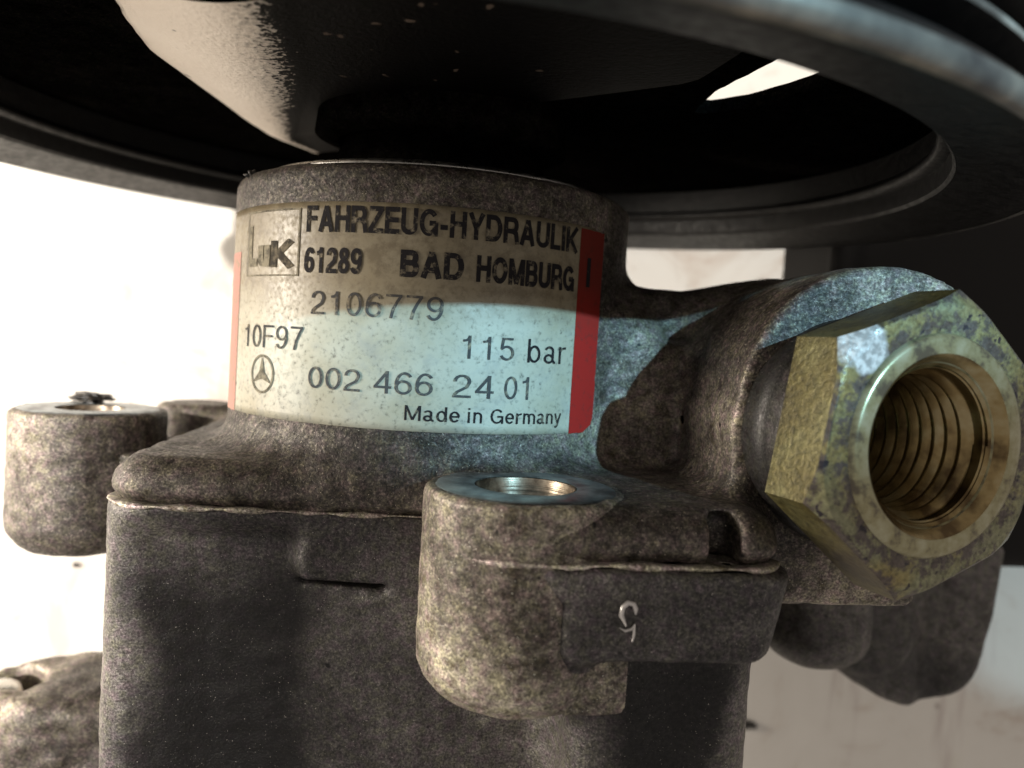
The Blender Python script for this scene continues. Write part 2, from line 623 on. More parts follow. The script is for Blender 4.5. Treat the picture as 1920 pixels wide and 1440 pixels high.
# small fin
cover = smin(cover, ext(rect2(X, Z, 36.5, 39.5, 14, 20, 1.2), Y, -9, 1.5, 1.2), 2)
cover = smax(cover, -ext(rect2(X, Z, 30.2, 33.6, 44, 60, 1.0), Y, -28, -16.9, .6), .8)     # notch in the right corner
cover = smin(cover, ext(circ2(X, Z, -43.5, -30, 7.5), Y, -24, -14.6, 2), 4)   # rear hump
cover = np.maximum(cover, -(circ2(X, Z, BX, BZ, 5.9)))
cover = cover + rough(X, Y, Z, .065, 6, 3) * np.clip((np.abs(np.sqrt(X * X + Z * Z) - 30) > 1.2) | (Y < -12), 0, 1) + rough(X, Y, Z, .05, 2.2, 4)
d, a = port_r(X, Y, Z)
cover = np.maximum(cover, -np.maximum(d - 9.4, -a - 60))
o = link('front_cover', nets('front_cover', cover, ax), m_cover, pump, True)
del cover, neck, arm, d, a, blk, rib

# thin flash line squeezed out of the joint between cover and housing
ax, X, Y, Z = grid((-42, 44, -24, -20, -20, 54), .35)
jf = ext(foot(X, Z, .35), Y, -22.25, -21.75, .2) + rough(X, Y, Z, .16, 6, 21)
link('joint_flash', nets('joint_flash', jf, ax), m_flash, pump, True)
# pump housing below the joint
ax, X, Y, Z = grid((-42, 48, -92, -20, -50, 53), H)
h = ext(rect2(X, Z, -39.4, 38.0, -46, 29.2, 7), Y, -100, -22.0, .6)
h = smin(h, ext(rect2(X, Z, 18, 39.2, -20, 44.0, 5), Y, -100, -22.0, .6), 6)
Xs = X + np.clip((-22 - Y) * .2, 0, 5) * (X > 20)
h = smin(h, ext(rect2(Xs, Z, 8, 40.2, -20, 50.1, 5), Y, -31.6 + .0 * X, -22.3, .8), 1.2)      # proud band
h = smax(h, -ext(rect2(X, Z, -15.5, -3.5, 27.6, 34, .3), Y, -31.9, -31.0, .2), .3)
h = smin(h, ext(circ2(X, Z, BX, BZ, 11.1), Y, -39.2, -22.3, 5), 4)
h = smax(h, -circ2(X, Z, 29.5, 49.5, 6.0) - 0 * Y - np.where(Y > -33.0, 99, 0).astype(np.float32), 1.5)
h = smax(h, -(circ2(X, Z, -20.5, 62, 37.0) + 0 * Y + np.where(Y > -26, (Y + 26) * 1.0, 0).astype(np.float32)), 3)   # shallow hollow in the face
h = np.maximum(h, -circ2(X, Z, BX, BZ, 5.9) - np.where(Y < -38, 99, 0).astype(np.float32))
h = smin(h, ext(rect2(X, Z, -15.6, 2, 10, 28.2, 2.5), Y, -30.9, -21, 1.2), 2.0)
h = smax(h, -ext(rect2(X, Z, -15.0, -4.0, 24.6, 34, .2), Y, -31.9, -31.1, .2), .3)
h = h + rough(X, Y, Z, .065, 6, 3) + rough(X, Y, Z, .05, 2.2, 4)
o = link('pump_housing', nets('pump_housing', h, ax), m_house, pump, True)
del h


def boss(cx, cz, r, y0, y1, hole, name, mat, extra=None, hh=.4):
    ax, X, Y, Z = grid((cx - r - 3, cx + r + 3 + (12 if extra else 0), y0 - 3, y1 + 2, cz - r - 3, cz + r + 3), hh)
    d = ext(circ2(X, Z, cx, cz, r), Y, y0, y1 + 6, 5.0)
    d = smax(d, Y - y1, 1.0)
    if extra is not None:
        d = extra(d, X, Y, Z)
    d = smax(d, -circ2(X, Z, cx, cz, hole) - 0 * Y, .5)
    d = d + rough(X, Y, Z, .065, 6, 3) + rough(X, Y, Z, .05, 2.2, 4)
    o = link(name, nets(name, d, ax), mat, pump, True)
    # machined ring on top and metal bore
    f = lathe('machined_face', [(hole + .15, .10), (hole + .45, .16), (r - 1.5, .16), (r - 1.2, .0)], (cx, y1, cz), (0, 1, 0), m_mach, o, 72)
    lathe('bore', [(hole - .05, .05), (hole - .25, -.6), (hole - .25, -(y1 - y0) * .98), (0.01, -(y1 - y0) * .98)], (cx, y1, cz), (0, 1, 0), m_bore, o, 64)
    return o


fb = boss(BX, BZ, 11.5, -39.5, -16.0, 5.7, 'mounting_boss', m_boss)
fb['label'] = 'front mounting boss, its colour lightened as if brightly lit from the left'
lb = boss(-54.5, -8, 11.6, -37.0, -14.5, 5.0, 'mounting_boss', m_cover)
lb['label'] = 'left mounting boss with a black grease crumb on top'
# web that ties the left boss to the cover
ax, X, Y, Z = grid((-52, -28, -34, -14, -30, 8), .5)
w = ext(rect2(X, Z, -50, -30, -22, .5, 2), Y, -31, -20.0, 1.0)
w = smax(w, (Y + 20.0) + (X + 46) * .0 + np.maximum(-(Z - 0) * .0, 0), 1)

link('boss_web', nets('boss_web', w + rough(X, Y, Z, .08, 4, 9), ax), m_cover, pump, True)

# rib with its light painted in as paler metal, below the band, to the right of the boss
ax, X, Y, Z = grid((12, 26, -42, -28, 36, 54), .3)
q = ext(np.maximum(rect2(X, Z, 15.5, 22.6, 38, 49.8, 1.0), (Z - 47.6) + (X - 21) * .12), Y, -38.6, -30, 1.2)
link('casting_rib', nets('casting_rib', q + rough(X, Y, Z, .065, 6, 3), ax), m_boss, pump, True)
# lower left lug
ax, X, Y, Z = grid((-84, -30, -100, -54, -40, 6), .6)
l = ext(circ2(X, Z, -61, -15, 12), Y, -98, -62.3, 3)
l = smin(l, ext(rect2(X, Z, -62, -32, -26, -5, 3), Y, -98, -63, 2.5), 4)
l = smin(l, ext(circ2(X, Z, -75, -14, 7), Y, -98, -64.5, 3), 5)
l = smax(l, -ext(circ2(X, Z, -68, -14, 5.2), Y, -75, -50, .5), 1)
l = l + rough(X, Y, Z, .22, 5, 10) + rough(X, Y, Z, .07, 2, 11)
lug = link('mounting_lug', nets('mounting_lug', l, ax), m_cover, pump, True)
lathe('bolt_head', [(0.01, 2.2), (2.2, 2.0), (3.6, 1.0), (4.2, -.8), (4.2, -6)], (-70.2, -65, -13), (0.15, 1, .2), m_steel, lug, 32)

# raised casting mark on the front band
def bar(name, pts, r, mat, parent, n=10):
    vs, fs = [], []
    P = [Vector(p) for p in pts]
    for i, p in enumerate(P):
        d = (P[min(i + 1, len(P) - 1)] - P[max(i - 1, 0)]).normalized()
        u = d.orthogonal().normalized() if i == 0 else (u - d * u.dot(d)).normalized()
        v = d.cross(u)
        rr = r * (.35 if i in (0, len(P) - 1) else 1)
        for k in range(n):
            a = 2 * math.pi * k / n
            vs.append(p + (u * math.cos(a) + v * math.sin(a)) * rr)
    for i in range(len(P) - 1):
        for k in range(n):
            fs.append((i * n + k, i * n + (k + 1) % n, (i + 1) * n + (k + 1) % n, (i + 1) * n + k))
    fs.append(tuple(range(n)))
    fs.append(tuple((len(P) - 1) * n + k for k in range(n))[::-1])
    return link(name, mesh(name, vs, fs), mat, parent, True)


t = NT('polished_mark')
m_mark = t.set(Base_Color=(.55, .52, .5), Metallic=.5, Roughness=.3)
zf = 50.2
bar('cast_mark', [(21.3, -27.7, zf - .1), (20.7, -26.6, zf), (20.8, -25.8, zf), (21.3, -25.3, zf), (21.9, -25.4, zf), (22.15, -25.9, zf), (22.2, -26.5, zf - .1)], .28, m_mark, pump)
bar('cast_mark', [(20.6, -27.9, zf), (21.2, -28.2, zf), (21.9, -28.0, zf), (22.1, -27.4, zf), (22.15, -28.6, zf), (22.0, -29.8, zf - .2)], .15, m_mark, pump)

# shaft seal and collar above the neck
lathe('seal_ring', [(22, 21.1), (26.0, 21.2), (26.8, 21.6), (26.8, 22.1), (26.2, 22.4), (14, 22.5)], (0, 0, 0), (0, 1, 0), m_steel, pump, 128)
lathe('shaft_collar', [(17.5, 22.3), (17.5, 25), (15, 29), (14, 37)], (0, 0, 0), (0, 1, 0), m_black_cast, pump, 96)

# ------------------------------------------------------------------ sticker on the neck
def cyl(u, y, r):
    a = u / 30.0
    return (r * math.sin(a), y, r * math.cos(a))


def patch(name, u0, u1, y0, y1, r, mat, parent, cr=0.0, corners='', ragged=0, seed=1, thick=0):
    rnd = random.Random(seed)
    ny = 28
    nu = max(2, int((u1 - u0) / .6))
    vs, fs = [], []
    for j in range(ny + 1):
        y = y0 + (y1 - y0) * (j / ny)
        a, b = u0, u1
        if 'b' in corners and y - y0 < cr:
            b = u1 - (cr - math.sqrt(max(cr * cr - (cr - (y - y0)) ** 2, 0)))
        if 't' in corners and y1 - y < cr:
            b = u1 - (cr - math.sqrt(max(cr * cr - (cr - (y1 - y)) ** 2, 0)))
        b += rnd.uniform(-ragged, ragged)
        for i in range(nu + 1):
            u = a + (b - a) * i / nu
            yy = y
            if j in (0, ny):
                yy += rnd.uniform(-ragged, ragged)
            vs.append(cyl(u, yy, r))
    for j in range(ny):
        for i in range(nu):
            q = j * (nu + 1) + i
            fs.append((q, q + 1, q + nu + 2, q + nu + 1))
    return link(name, mesh(name, vs, fs), mat, parent, True)


sticker = patch('sticker', -36.6, 24.5, -11.3, 16.25, 30.16, m_label, pump, 1.2, 'bt', .02)
sm_ = sticker.modifiers.new('thickness', 'SOLIDIFY')
sm_.thickness = .00016
sm_.offset = -1
patch('red_stripe', 20.3, 25.7, -11.3, 15.9, 30.21, m_red, sticker, 2.4, 'b', .03, 2)
patch('glare_red_stripe', -36.7, -32.0, -11.35, 10.5, 30.21, m_pink, sticker, 0, '', .06, 3)


def arc(cx, cy, rx, ry, a0, a1, n=18):
    return [(cx + rx * math.cos(R(a0 + (a1 - a0) * k / n)), cy + ry * math.sin(R(a0 + (a1 - a0) * k / n))) for k in range(n + 1)]


def glyph(ch, i):
    """grotesque letter: width and stroke centre lines, cap height 1, i = half the stroke"""
    j = 1 - i
    x = .74 - i                                      # x-height centre line
    G = {
        'F': (.56, [[(i, 0), (i, 1)], [(i, j), (.56, j)], [(i, .52), (.51, .52)]]),
        'E': (.60, [[(i, 0), (i, 1)], [(i, j), (.59, j)], [(i, .52), (.56, .52)], [(i, i), (.60, i)]]),
        'A': (.72, [[(i * .9, 0), (.36, 1 - i * .3)], [(.36, 1 - i * .3), (.72 - i * .9, 0)], [(.16, .3), (.56, .3)]]),
        'H': (.68, [[(i, 0), (i, 1)], [(.68 - i, 0), (.68 - i, 1)], [(i, .53), (.68 - i, .53)]]),
        'R': (.68, [[(i, 0), (i, 1)], [(i, j), (.40, j)] + arc(.40, (j + .47) / 2, .26 - i, (j - .47) / 2, 90, -90) + [(i, .47)],
                    [(.40, .47), (.56, .40), (.60, .22), (.64, 0)]]),
        'Z': (.62, [[(.02, j), (.61, j)], [(.60 - i * .4, j), (i * .6 + .01, i)], [(0, i), (.62, i)]]),
        'U': (.68, [[(i, 1), (i, .32)] + arc(.34, .32, .34 - i, .32 - i, 180, 360) + [(.68 - i, 1)]]),
        'G': (.76, [arc(.38, .5, .38 - i, .5 - i, 38, 330, 30), [(.40, .48), (.76 - i, .48)], [(.76 - i, .52), (.76 - i, 0)]]),
        '-': (.34, [[(.02, .36), (.32, .36)]]),
        'Y': (.68, [[(i * .8, 1), (.34, .42)], [(.68 - i * .8, 1), (.34, .42)], [(.34, .46), (.34, 0)]]),
        'D': (.70, [[(i, i), (i, 1)], [(0, j), (.34, j)] + arc(.34, .5, .36 - i, .5 - i, 90, -90, 20) + [(0, i)]]),
        'L': (.54, [[(i, 0), (i, 1)], [(i, i), (.54, i)]]),
        'I': (.2, [[(.1, 0), (.1, 1)]]),
        'K': (.68, [[(i, 0), (i, 1)], [(i, .34), (.64, 1)], [(.24, .56), (.66, 0)]]),
        'B': (.66, [[(i, i), (i, j)], [(0, j), (.38, j)] + arc(.38, (j + .53) / 2, .24 - i, (j - .53) / 2, 90, -90) + [(i, .53)],
                    [(.38, .53)] + arc(.40, (i + .53) / 2, .26 - i, (.53 - i) / 2, 90, -90) + [(0, i)]]),
        'O': (.76, [arc(.38, .5, .38 - i, .5 - i, 0, 360, 40)]),
        'M': (.82, [[(i, 0), (i, 1)], [(.82 - i, 0), (.82 - i, 1)], [(i * 1.2, 1 - i * .2), (.41, .05)], [(.82 - i * 1.2, 1 - i * .2), (.41, .05)]]),
        '0': (.54, [arc(.27, .5, .27 - i, .5 - i, 0, 360, 36)]),
        '1': (.54, [[(.32, 0), (.32, 1)], [(.10, .76), (.22, .79), (.29, .86), (.32, .97)]]),
        '2': (.54, [arc(.27, .71, .26 - i, .29 - i, 185, -25, 20) + [(.40, .46), (.14, .25), (i, .06 + i)], [(0, i), (.54, i)]]),
        '4': (.56, [[(.41, 0), (.41, 1)], [(.41, .96), (i * .9, .30)], [(0, .25 + i * .6), (.56, .25 + i * .6)]]),
        '5': (.54, [[(.49, j), (.13, j), (.08, .50)], [(.06, .49)] + arc(.27, .33, .27 - i, .33 - i, 130, -155, 22)]),
        '6': (.54, [arc(.27, .32, .27 - i, .32 - i, 0, 360, 30), arc(.30, .46, .30 - i, .54 - i, 185, 42, 20)]),
        '7': (.54, [[(.0, j), (.53, j)], [(.52 - i * .5, j), (.36, .66), (.25, .36), (.19, 0)]]),
        '8': (.54, [arc(.27, .77 - i * .2, .23 - i, .23 - i * .7, 0, 360, 28), arc(.27, .29, .27 - i, .29 - i, 0, 360, 30)]),
        '9': (.54, [arc(.27, .68, .27 - i, .32 - i, 0, 360, 30), arc(.24, .54, .30 - i, .54 - i, 5, -138, 20)]),
        'a': (.54, [arc(.23, .20, .23 - i, .21 - i, 0, 360, 24), [(.46 - i, .10), (.46 - i, .52)] + arc(.24, .54, .22 - i, .20 - i, 0, 165, 12), [(.46 - i, .14), (.48, i * .9), (.54, i * .9)]]),
        'b': (.54, [[(i, 0), (i, 1)], arc(.28, .37, .26 - i, .37 - i, 0, 360, 30)]),
        'd': (.54, [[(.54 - i, 0), (.54 - i, 1)], arc(.26, .37, .26 - i, .37 - i, 0, 360, 30)]),
        'r': (.34, [[(i, 0), (i, .74)], arc(.33, .45, .33 - i, .29 - i, 180, 88, 10)]),
        'e': (.54, [[(i, .38), (.54 - i, .38)] + arc(.27, .37, .27 - i, .37 - i, 0, 322, 28)]),
        'i': (.2, [[(.1, 0), (.1, .74)], [(.1, .88), (.1, 1)]]),
        'n': (.50, [[(i, 0), (i, .74)], arc(.25, .46, .25 - i, .28 - i, 180, 0, 14) + [(.50 - i, 0)]]),
        'm': (.80, [[(i, 0), (i, .74)], arc(.225, .48, .225 - i, .26 - i, 180, 0, 12) + [(.45 - i, 0)], arc(.60 - i, .48, .20, .26 - i, 180, 0, 12) + [(.80 - i, 0)]]),
        'y': (.50, [[(i * .7, .74), (.26, .02)], [(.50 - i * .7, .74), (.24, -.1), (.16, -.22), (.04, -.22)]]),
        'u': (.52, [[(i, .74), (i, .26)] + arc(.26, .26, .26 - i, .26 - i, 180, 360, 14) + [(.52 - i, .74)], [(.52 - i, .4), (.52 - i, 0)]]),
    }
    return G[ch]


def text(body, u0, u1, y0, y1, mat, wt=.16, space=.11, cap=None):
    i = wt / 2
    lay = 0
    vs, fs = [], []
    x = 0
    items = []
    for ch in body:
        w, st = glyph(ch, i)
        items.append((x, st))
        x += w + space
    tot = x - space
    sx, sy = (u1 - u0) / tot, (y1 - y0)
    for x, st in items:
        for pl in st:
            # dense polyline
            P = []
            for a, b in zip(pl, pl[1:]):
                k = max(1, int(math.dist(a, b) / .25))
                P += [(a[0] + (b[0] - a[0]) * q / k, a[1] + (b[1] - a[1]) * q / k) for q in range(k)]
            P.append(pl[-1])
            P = [p for k, p in enumerate(P) if k == 0 or math.dist(p, P[k - 1]) > 1e-5]
            closed = math.dist(P[0], P[-1]) < 1e-4
            n = len(P)
            base = len(vs)
            lay += 1
            rr = 30.25 + .004 * (lay % 7)
            for k, p in enumerate(P):
                a = P[k - 1] if k else (P[-2] if closed else p)
                b = P[k + 1] if k < n - 1 else (P[1] if closed else p)
                d1 = (p[0] - a[0], p[1] - a[1])
                d2 = (b[0] - p[0], b[1] - p[1])
                l1, l2 = math.hypot(*d1), math.hypot(*d2)
                t = ((d1[0] / l1 if l1 else 0) + (d2[0] / l2 if l2 else 0), (d1[1] / l1 if l1 else 0) + (d2[1] / l2 if l2 else 0))
                l = math.hypot(*t)
                nx_, ny_ = -t[1] / l, t[0] / l
                m_ = i / max(.55, l / 2 if l1 and l2 else 1)
                for sgn in (-1, 1):
                    vs.append(cyl(u0 + (x + p[0] + sgn * nx_ * m_) * sx, y0 + (p[1] + sgn * ny_ * m_) * sy, rr))
            for k in range(n - 1):
                q = base + 2 * k
                fs.append((q, q + 2, q + 3, q + 1))
    return link('lettering', mesh('lettering', vs, fs), mat, sticker)


text('FAHRZEUG-HYDRAULIK', -16.9, 19.6, 12.5, 15.75, m_ink, .185, .07)
text('61289', -17.0, -8.9, 7.45, 10.6, m_ink, .17, .06)
text('BAD', -4.15, 3.55, 7.42, 10.7, m_ink, .20, .06)
text('HOMBURG', 5.1, 19.45, 7.45, 10.7, m_ink, .20, .06)
text('2106779', -15.6, 1.35, 2.35, 5.25, m_ink2, .105, .13)
text('10F97', -29.3, -16.6, -2.3, .65, m_ink2, .095, .13)
text('115', 3.6, 10.65, -2.0, .85, m_ink2, .10, .14)
text('bar', 12.6, 18.75, -2.1, .9, m_ink, .10, .16)
text('002', -15.5, -8.3, -6.85, -4.15, m_ink2, .105, .10)
text('466', -6.6, .6, -6.85, -4.1, m_ink2, .105, .10)
text('24', 3.0, 8.2, -6.85, -4.0, m_ink2, .105, .12)
text('01', 9.6, 13.6, -6.85, -3.95, m_ink2, .105, .12)
text('Made', -2.65, 4.1, -9.95, -8.1, m_ink, .12, .12)
text('in', 5.0, 6.9, -9.95, -8.1, m_ink, .12, .16)
text('Germany', 8.0, 18.6, -9.95, -8.1, m_ink, .12, .12)
text('K', -23.2, -19.1, 8.1, 11.5, m_inkk, .22)
text('u', -26.2, -23.4, 8.2, 12.0, m_ink3, .24)
text('L', -28.8, -26.4, 8.3, 13.6, m_ink3, .2)


def flat(name, polys, mat, r=30.27):
    vs, fs = [], []
    for p in polys:
        q = len(vs)
        vs += [cyl(u, y, r) for u, y in p]
        fs.append(tuple(range(q, q + len(p))))
    return link(name, mesh(name, vs, fs), mat, sticker)


def rq(a, b, c, d):
    n = max(1, int((b - a) / 1.5))
    return [[(a + (b - a) * i / n, c), (a + (b - a) * (i + 1) / n, c), (a + (b - a) * (i + 1) / n, d), (a + (b - a) * i / n, d)] for i in range(n)]


flat('logo_frame', rq(-29.4, -17.9, 7.0, 7.2) + rq(-18.15, -17.9, 7.0, 15.4) + rq(-29.4, -17.9, 15.3, 15.5) + rq(-29.4, -29.2, 7, 15.5), m_ink3)
flat('print_bar', rq(21.9, 22.7, 8.3, 12.2), m_ink)
# three-pointed star in a ring
ring = []
cx, cy_, rr = -24.0, -5.75, 2.55
for i in range(48):
    a, b = 2 * math.pi * i / 48, 2 * math.pi * (i + 1) / 48
    ring.append([(cx + rr * math.cos(a), cy_ + rr * math.sin(a)), (cx + rr * math.cos(b), cy_ + rr * math.sin(b)),
                 (cx + (rr - .3) * math.cos(b), cy_ + (rr - .3) * math.sin(b)), (cx + (rr - .3) * math.cos(a), cy_ + (rr - .3) * math.sin(a))])
for k in range(3):
    a = R(90 + 120 * k)
    tip = (cx + 2.35 * math.cos(a), cy_ + 2.35 * math.sin(a))
    l_ = (cx + .62 * math.cos(a + R(60)), cy_ + .62 * math.sin(a + R(60)))
    r_ = (cx + .62 * math.cos(a - R(60)), cy_ + .62 * math.sin(a - R(60)))
    ring.append([(cx, cy_), r_, tip, l_])
flat('star_emblem', ring, m_ink3)

# ------------------------------------------------------------------ hexagonal port
def hexfit():
    m = frame((NX, NY, 50), AX)
    # local x of frame -> world +x-ish, local y -> world y
    rc, th = 16.9, 7.6
    vs, fs, rings = [], [], []
    af = rc * math.cos(R(30))
    n = 96

    def hexr(a):
        b = (math.degrees(a) - 81) % 60
        b = min(b, 60 - b)
        return af / math.cos(R(30 - b))
    # profile: list of (function r(a), h)
    prof = [(lambda a: min(hexr(a), 99), -th), (lambda a: hexr(a), -1.15 - .0),
            ]
    vv = []
    steps = []
    steps.append(lambda a: (hexr(a) - .35, -th - .0))
    steps.append(lambda a: (hexr(a), -th + .4))

    def ch(a):
        # conical chamfer that trims the corners
        r = hexr(a)
        h = -max(0, (r - 15.3)) * .62 - .35
        return r, h
    steps.append(ch)

    def ch2(a):
        r, h = ch(a)
        return r - .35, h + .30
    steps.append(ch2)

    def ch3(a):
        return min(hexr(a) - .8, 15.0), -.02
    steps.append(ch3)
    steps.append(lambda a: (14.2, 0.0))
    steps.append(lambda a: (12.9, 0.0))
    steps.append(lambda a: (11.6, -.04))
    for st in steps:
        row = []
        for i in range(n):
            a = R(81) + 2 * math.pi * i / n
            r, h = st(a)
            row.append(len(vs))
            vs.append(m @ Vector((r * math.cos(a), r * math.sin(a), h)))
        rings.append(row)
    for k in range(len(rings) - 1):
        for i in range(n):
            j = (i + 1) % n
            fs.append((rings[k][i], rings[k][j], rings[k + 1][j], rings[k + 1][i]))
    back = len(vs)
    for i in range(n):
        a = R(81) + 2 * math.pi * i / n
        vs.append(m @ Vector((9.5 * math.cos(a), 9.5 * math.sin(a), -th)))
    for i in range(n):
        j = (i + 1) % n
        fs.append((back + i, back + j, rings[0][j], rings[0][i]))
    o = link('hexagonal_port', mesh('hexagonal_port', vs, fs), m_zinc, pump)
    o.data.materials.append(m_zside)
    gr_ = o.data.attributes.new('grime', 'FLOAT', 'POINT')
    lv = [.8, .4, 1.0, .7, .25, .05, .8, .9, .5]
    gr_.data.foreach_set('value', [lv[k] for k in range(len(rings)) for _ in range(n)] + [.5] * n)
    for p in o.data.polygons:
        if abs(p.normal.dot(AX)) < .3 and p.index < n * 2:
            p.material_index = 1
    edge_split(o, 22)
    return o


hx = hexfit()
# raised bearing ring and chamfer on the nut face
lathe('sealing_ring', [(11.9, -.05), (11.6, .38), (11.2, .5), (9.9, .5), (9.7, .42), (8.85, -.7), (8.75, -.9)], (NX, NY, 50), AX, m_ring, hx, 128)
lathe('chamfer', [(9.75, .47), (9.25, .05), (8.75, -.9), (8.2, -1.5)], (NX, NY, 50), AX, m_thread, hx, 128)
# screw thread: a real helix
m = frame((NX, NY, 50), AX)
vs, fs = [], []
n, pitch, turns = 80, 1.75, 15
prof = [(8.25, 0), (8.15, .22), (7.45, .75), (7.4, .95), (7.45, 1.12), (8.15, 1.6)]
tot = n * turns
for i in range(tot + 1):
    a = 2 * math.pi * i / n
    for r, hh in prof:
        rq_ = 8.4 - (8.4 - r) * min(1, i / (n * .8))
        vs.append(m @ Vector((rq_ * math.cos(a), rq_ * math.sin(a), -1.0 - hh * 1.0 - pitch * i / n)))
L = len(prof)
for i in range(tot):
    for q in range(L - 1):
        fs.append((i * L + q, (i + 1) * L + q, (i + 1) * L + q + 1, i * L + q + 1))
    if i + n <= tot:
        fs.append((i * L + L - 1, (i + 1) * L + L - 1, (i + 1 + n) * L, (i + n) * L))
link('screw_thread', mesh('screw_thread', vs, fs), m_thread, hx, True)
lathe('port_sleeve', [(8.35, -1.2), (8.35, -40), (0.01, -40)], (NX, NY, 50), AX, m_thread, hx, 64)
lathe('seal_washer', [(8.6, -7.5), (12.6, -7.5), (13.0, -7.9), (13.0, -10.5), (13.6, -10.7), (13.6, -15), (9, -15)], (NX, NY, 50), AX, m_rear, hx, 96)

# ------------------------------------------------------------------ pulley
pm = Matrix.Rotation(.035, 4, 'X') @ Matrix.Rotation(-.023, 4, 'Z')
PY = 26.2


def tilt_in(o):
    o.data.transform(Matrix.Translation((0, PY * .001, 0)) @ pm)
    return o


# grooved rim (profile radius, height): bottom lip, grooves outside, smooth inside wall
prof = [(71, 12), (71, 2.2), (71.2, .6), (71.6, .15), (72.2, 0), (78.8, -1.3), (81.4, -1.9), (82.5, -1.7), (82.9, -1.0), (82.6, .1), (81.4, 1.2), (80.4, 2.0)]
h0 = 1.6
for k in range(3):
    prof += [(77.0, h0 + 1.45), (77.0, h0 + 1.95), (80.5, h0 + 3.15), (80.5, h0 + 3.75)]
    h0 += 3.56
prof += [(79.6, h0 + .6), (80.8, h0 + 1.0), (80.8, h0 + 1.6), (71, h0 + 1.7), (71, 12)]
rim = lathe('belt_pulley', prof, (0, 0, 0), (0, 1, 0), m_pulley, pump, 256)
edge_split(rim, 30)
tilt_in(rim)
rim['label'] = 'black pulley with V grooves round its rim'
lip = lathe('rim_edge', [(81.5, -1.98), (82.6, -1.79), (83.02, -1.0), (82.8, -.1)], (0, 0, 0), (0, 1, 0), m_rim, rim, 256)
tilt_in(lip)
# worn groove crests
h0 = 1.6
for k in range(3):
    o = lathe('groove_crest', [(80.3, h0 + 3.12), (80.6, h0 + 3.2), (80.6, h0 + 3.7), (80.2, h0 + 3.8)], (0, 0, 0), (0, 1, 0), m_crest, rim, 200)
    tilt_in(o)
    h0 += 3.56


# web with cast windows, as a filled curve
def web():
    c = bpy.data.curves.new('web', 'CURVE')
    c.dimensions = '2D'
    c.fill_mode = 'BOTH'
    c.extrude = .7
    c.bevel_depth = .3
    c.bevel_resolution = 2

    def spl(pts):
        s = c.splines.new('POLY')
        s.points.add(len(pts) - 1)
        for p, (x, z) in zip(s.points, pts):
            p.co = (x, -z, 0, 1)
        s.use_cyclic_u = True
    spl([(71.5 * math.cos(R(i * 2.5)), 71.5 * math.sin(R(i * 2.5))) for i in range(144)])
    rnd = random.Random(4)

    def rg(pts, j=.25, sub=5):
        out = []
        for i, p in enumerate(pts):
            q = pts[(i + 1) % len(pts)]
            for k in range(sub):
                f = k / sub
                out.append((p[0] + (q[0] - p[0]) * f + rnd.uniform(-j, j), p[1] + (q[1] - p[1]) * f + rnd.uniform(-j, j)))
        return out
    # right window
    spl(rg([(35.0, 15.9), (34.3, 20.6), (34.2, 26.6), (34.6, 30.2), (35.3, 34.5), (35.9, 38.4), (36.3, 41.3), (38.1, 41.2), (40.9, 39.2), (43.6, 38.9), (45.7, 38.7), (45.3, 33.1), (43.8, 27.5), (40.9, 20.7), (37.3, 16.1)], .12, 3))
    # bolt hole
    spl([(-8 + 6.5 * math.cos(R(i * 15)), 47.5 + 6.5 * math.sin(R(i * 15))) for i in range(24)])
    
    
    o = bpy.data.objects.new('web', c)
    C.objects.link(o)
    me = bpy.data.meshes.new_from_object(o.evaluated_get(bpy.context.evaluated_depsgraph_get()))
    bpy.data.objects.remove(o)
    # curve plane XY -> pulley plane XZ at height 12.3 above the pulley's lower edge
    T = Matrix(((1, 0, 0, 0), (0, 0, 1, 10.5), (0, -1, 0, 0), (0, 0, 0, 1)))
    me.transform(Matrix.Scale(.001, 4) @ T)
    w = link('web', me, m_black_cast, rim)
    edge_split(w, 40)
    return tilt_in(w)


web()
# broad smooth spoke on the left, flaring into the hub; its greasy metal mirrors the white table
LE = ([(-26.8, -43.1), (-30.4, -25.4), (-34.9, -12.2), (-37.1, 4.2), (-38.6, 17.5), (-37.5, 27.9), (-36.4, 34.7), (-34.4, 43.4)], [(-24.9, -41.6), (-26.7, -21.4), (-21.6, 5.2), (-18.3, 19.2), (-17.0, 31.7), (-16.5, 41.3), (-15.9, 49.2)])
t = NT('greasy_bare_spoke')
at = t.n('ShaderNodeAttribute', attribute_name='grime')
nn_ = t.noise(1300, 5, .7, .2)
ad = t.n('ShaderNodeMath', operation='ADD')
t.l(at.outputs['Fac'], ad.inputs[0])
t.l(nn_, ad.inputs[1])
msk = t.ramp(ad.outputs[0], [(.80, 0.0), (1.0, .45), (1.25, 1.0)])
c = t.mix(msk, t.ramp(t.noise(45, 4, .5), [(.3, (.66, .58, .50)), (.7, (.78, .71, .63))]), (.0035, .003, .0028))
c = t.mix(t.ramp(t.noise(330, 2, .5), [(.255, 1.), (.285, 0.)]), c, (.12, .09, .07))
mt = t.ramp(msk, [(0, .55), (1, 0.)])
t.l(t.ramp(msk, [(0, .5), (.5, .18), (1, .05)]), t.b.inputs['Specular IOR Level'])
t.bump([(nn_, .45, .0006), (t.noise(1500, 3, .6), .3, .0003)])
m_spoke = t.set(Base_Color=c, Metallic=mt, Roughness=t.ramp(ad.outputs[0], [(.7, .34), (1.0, .6)]))


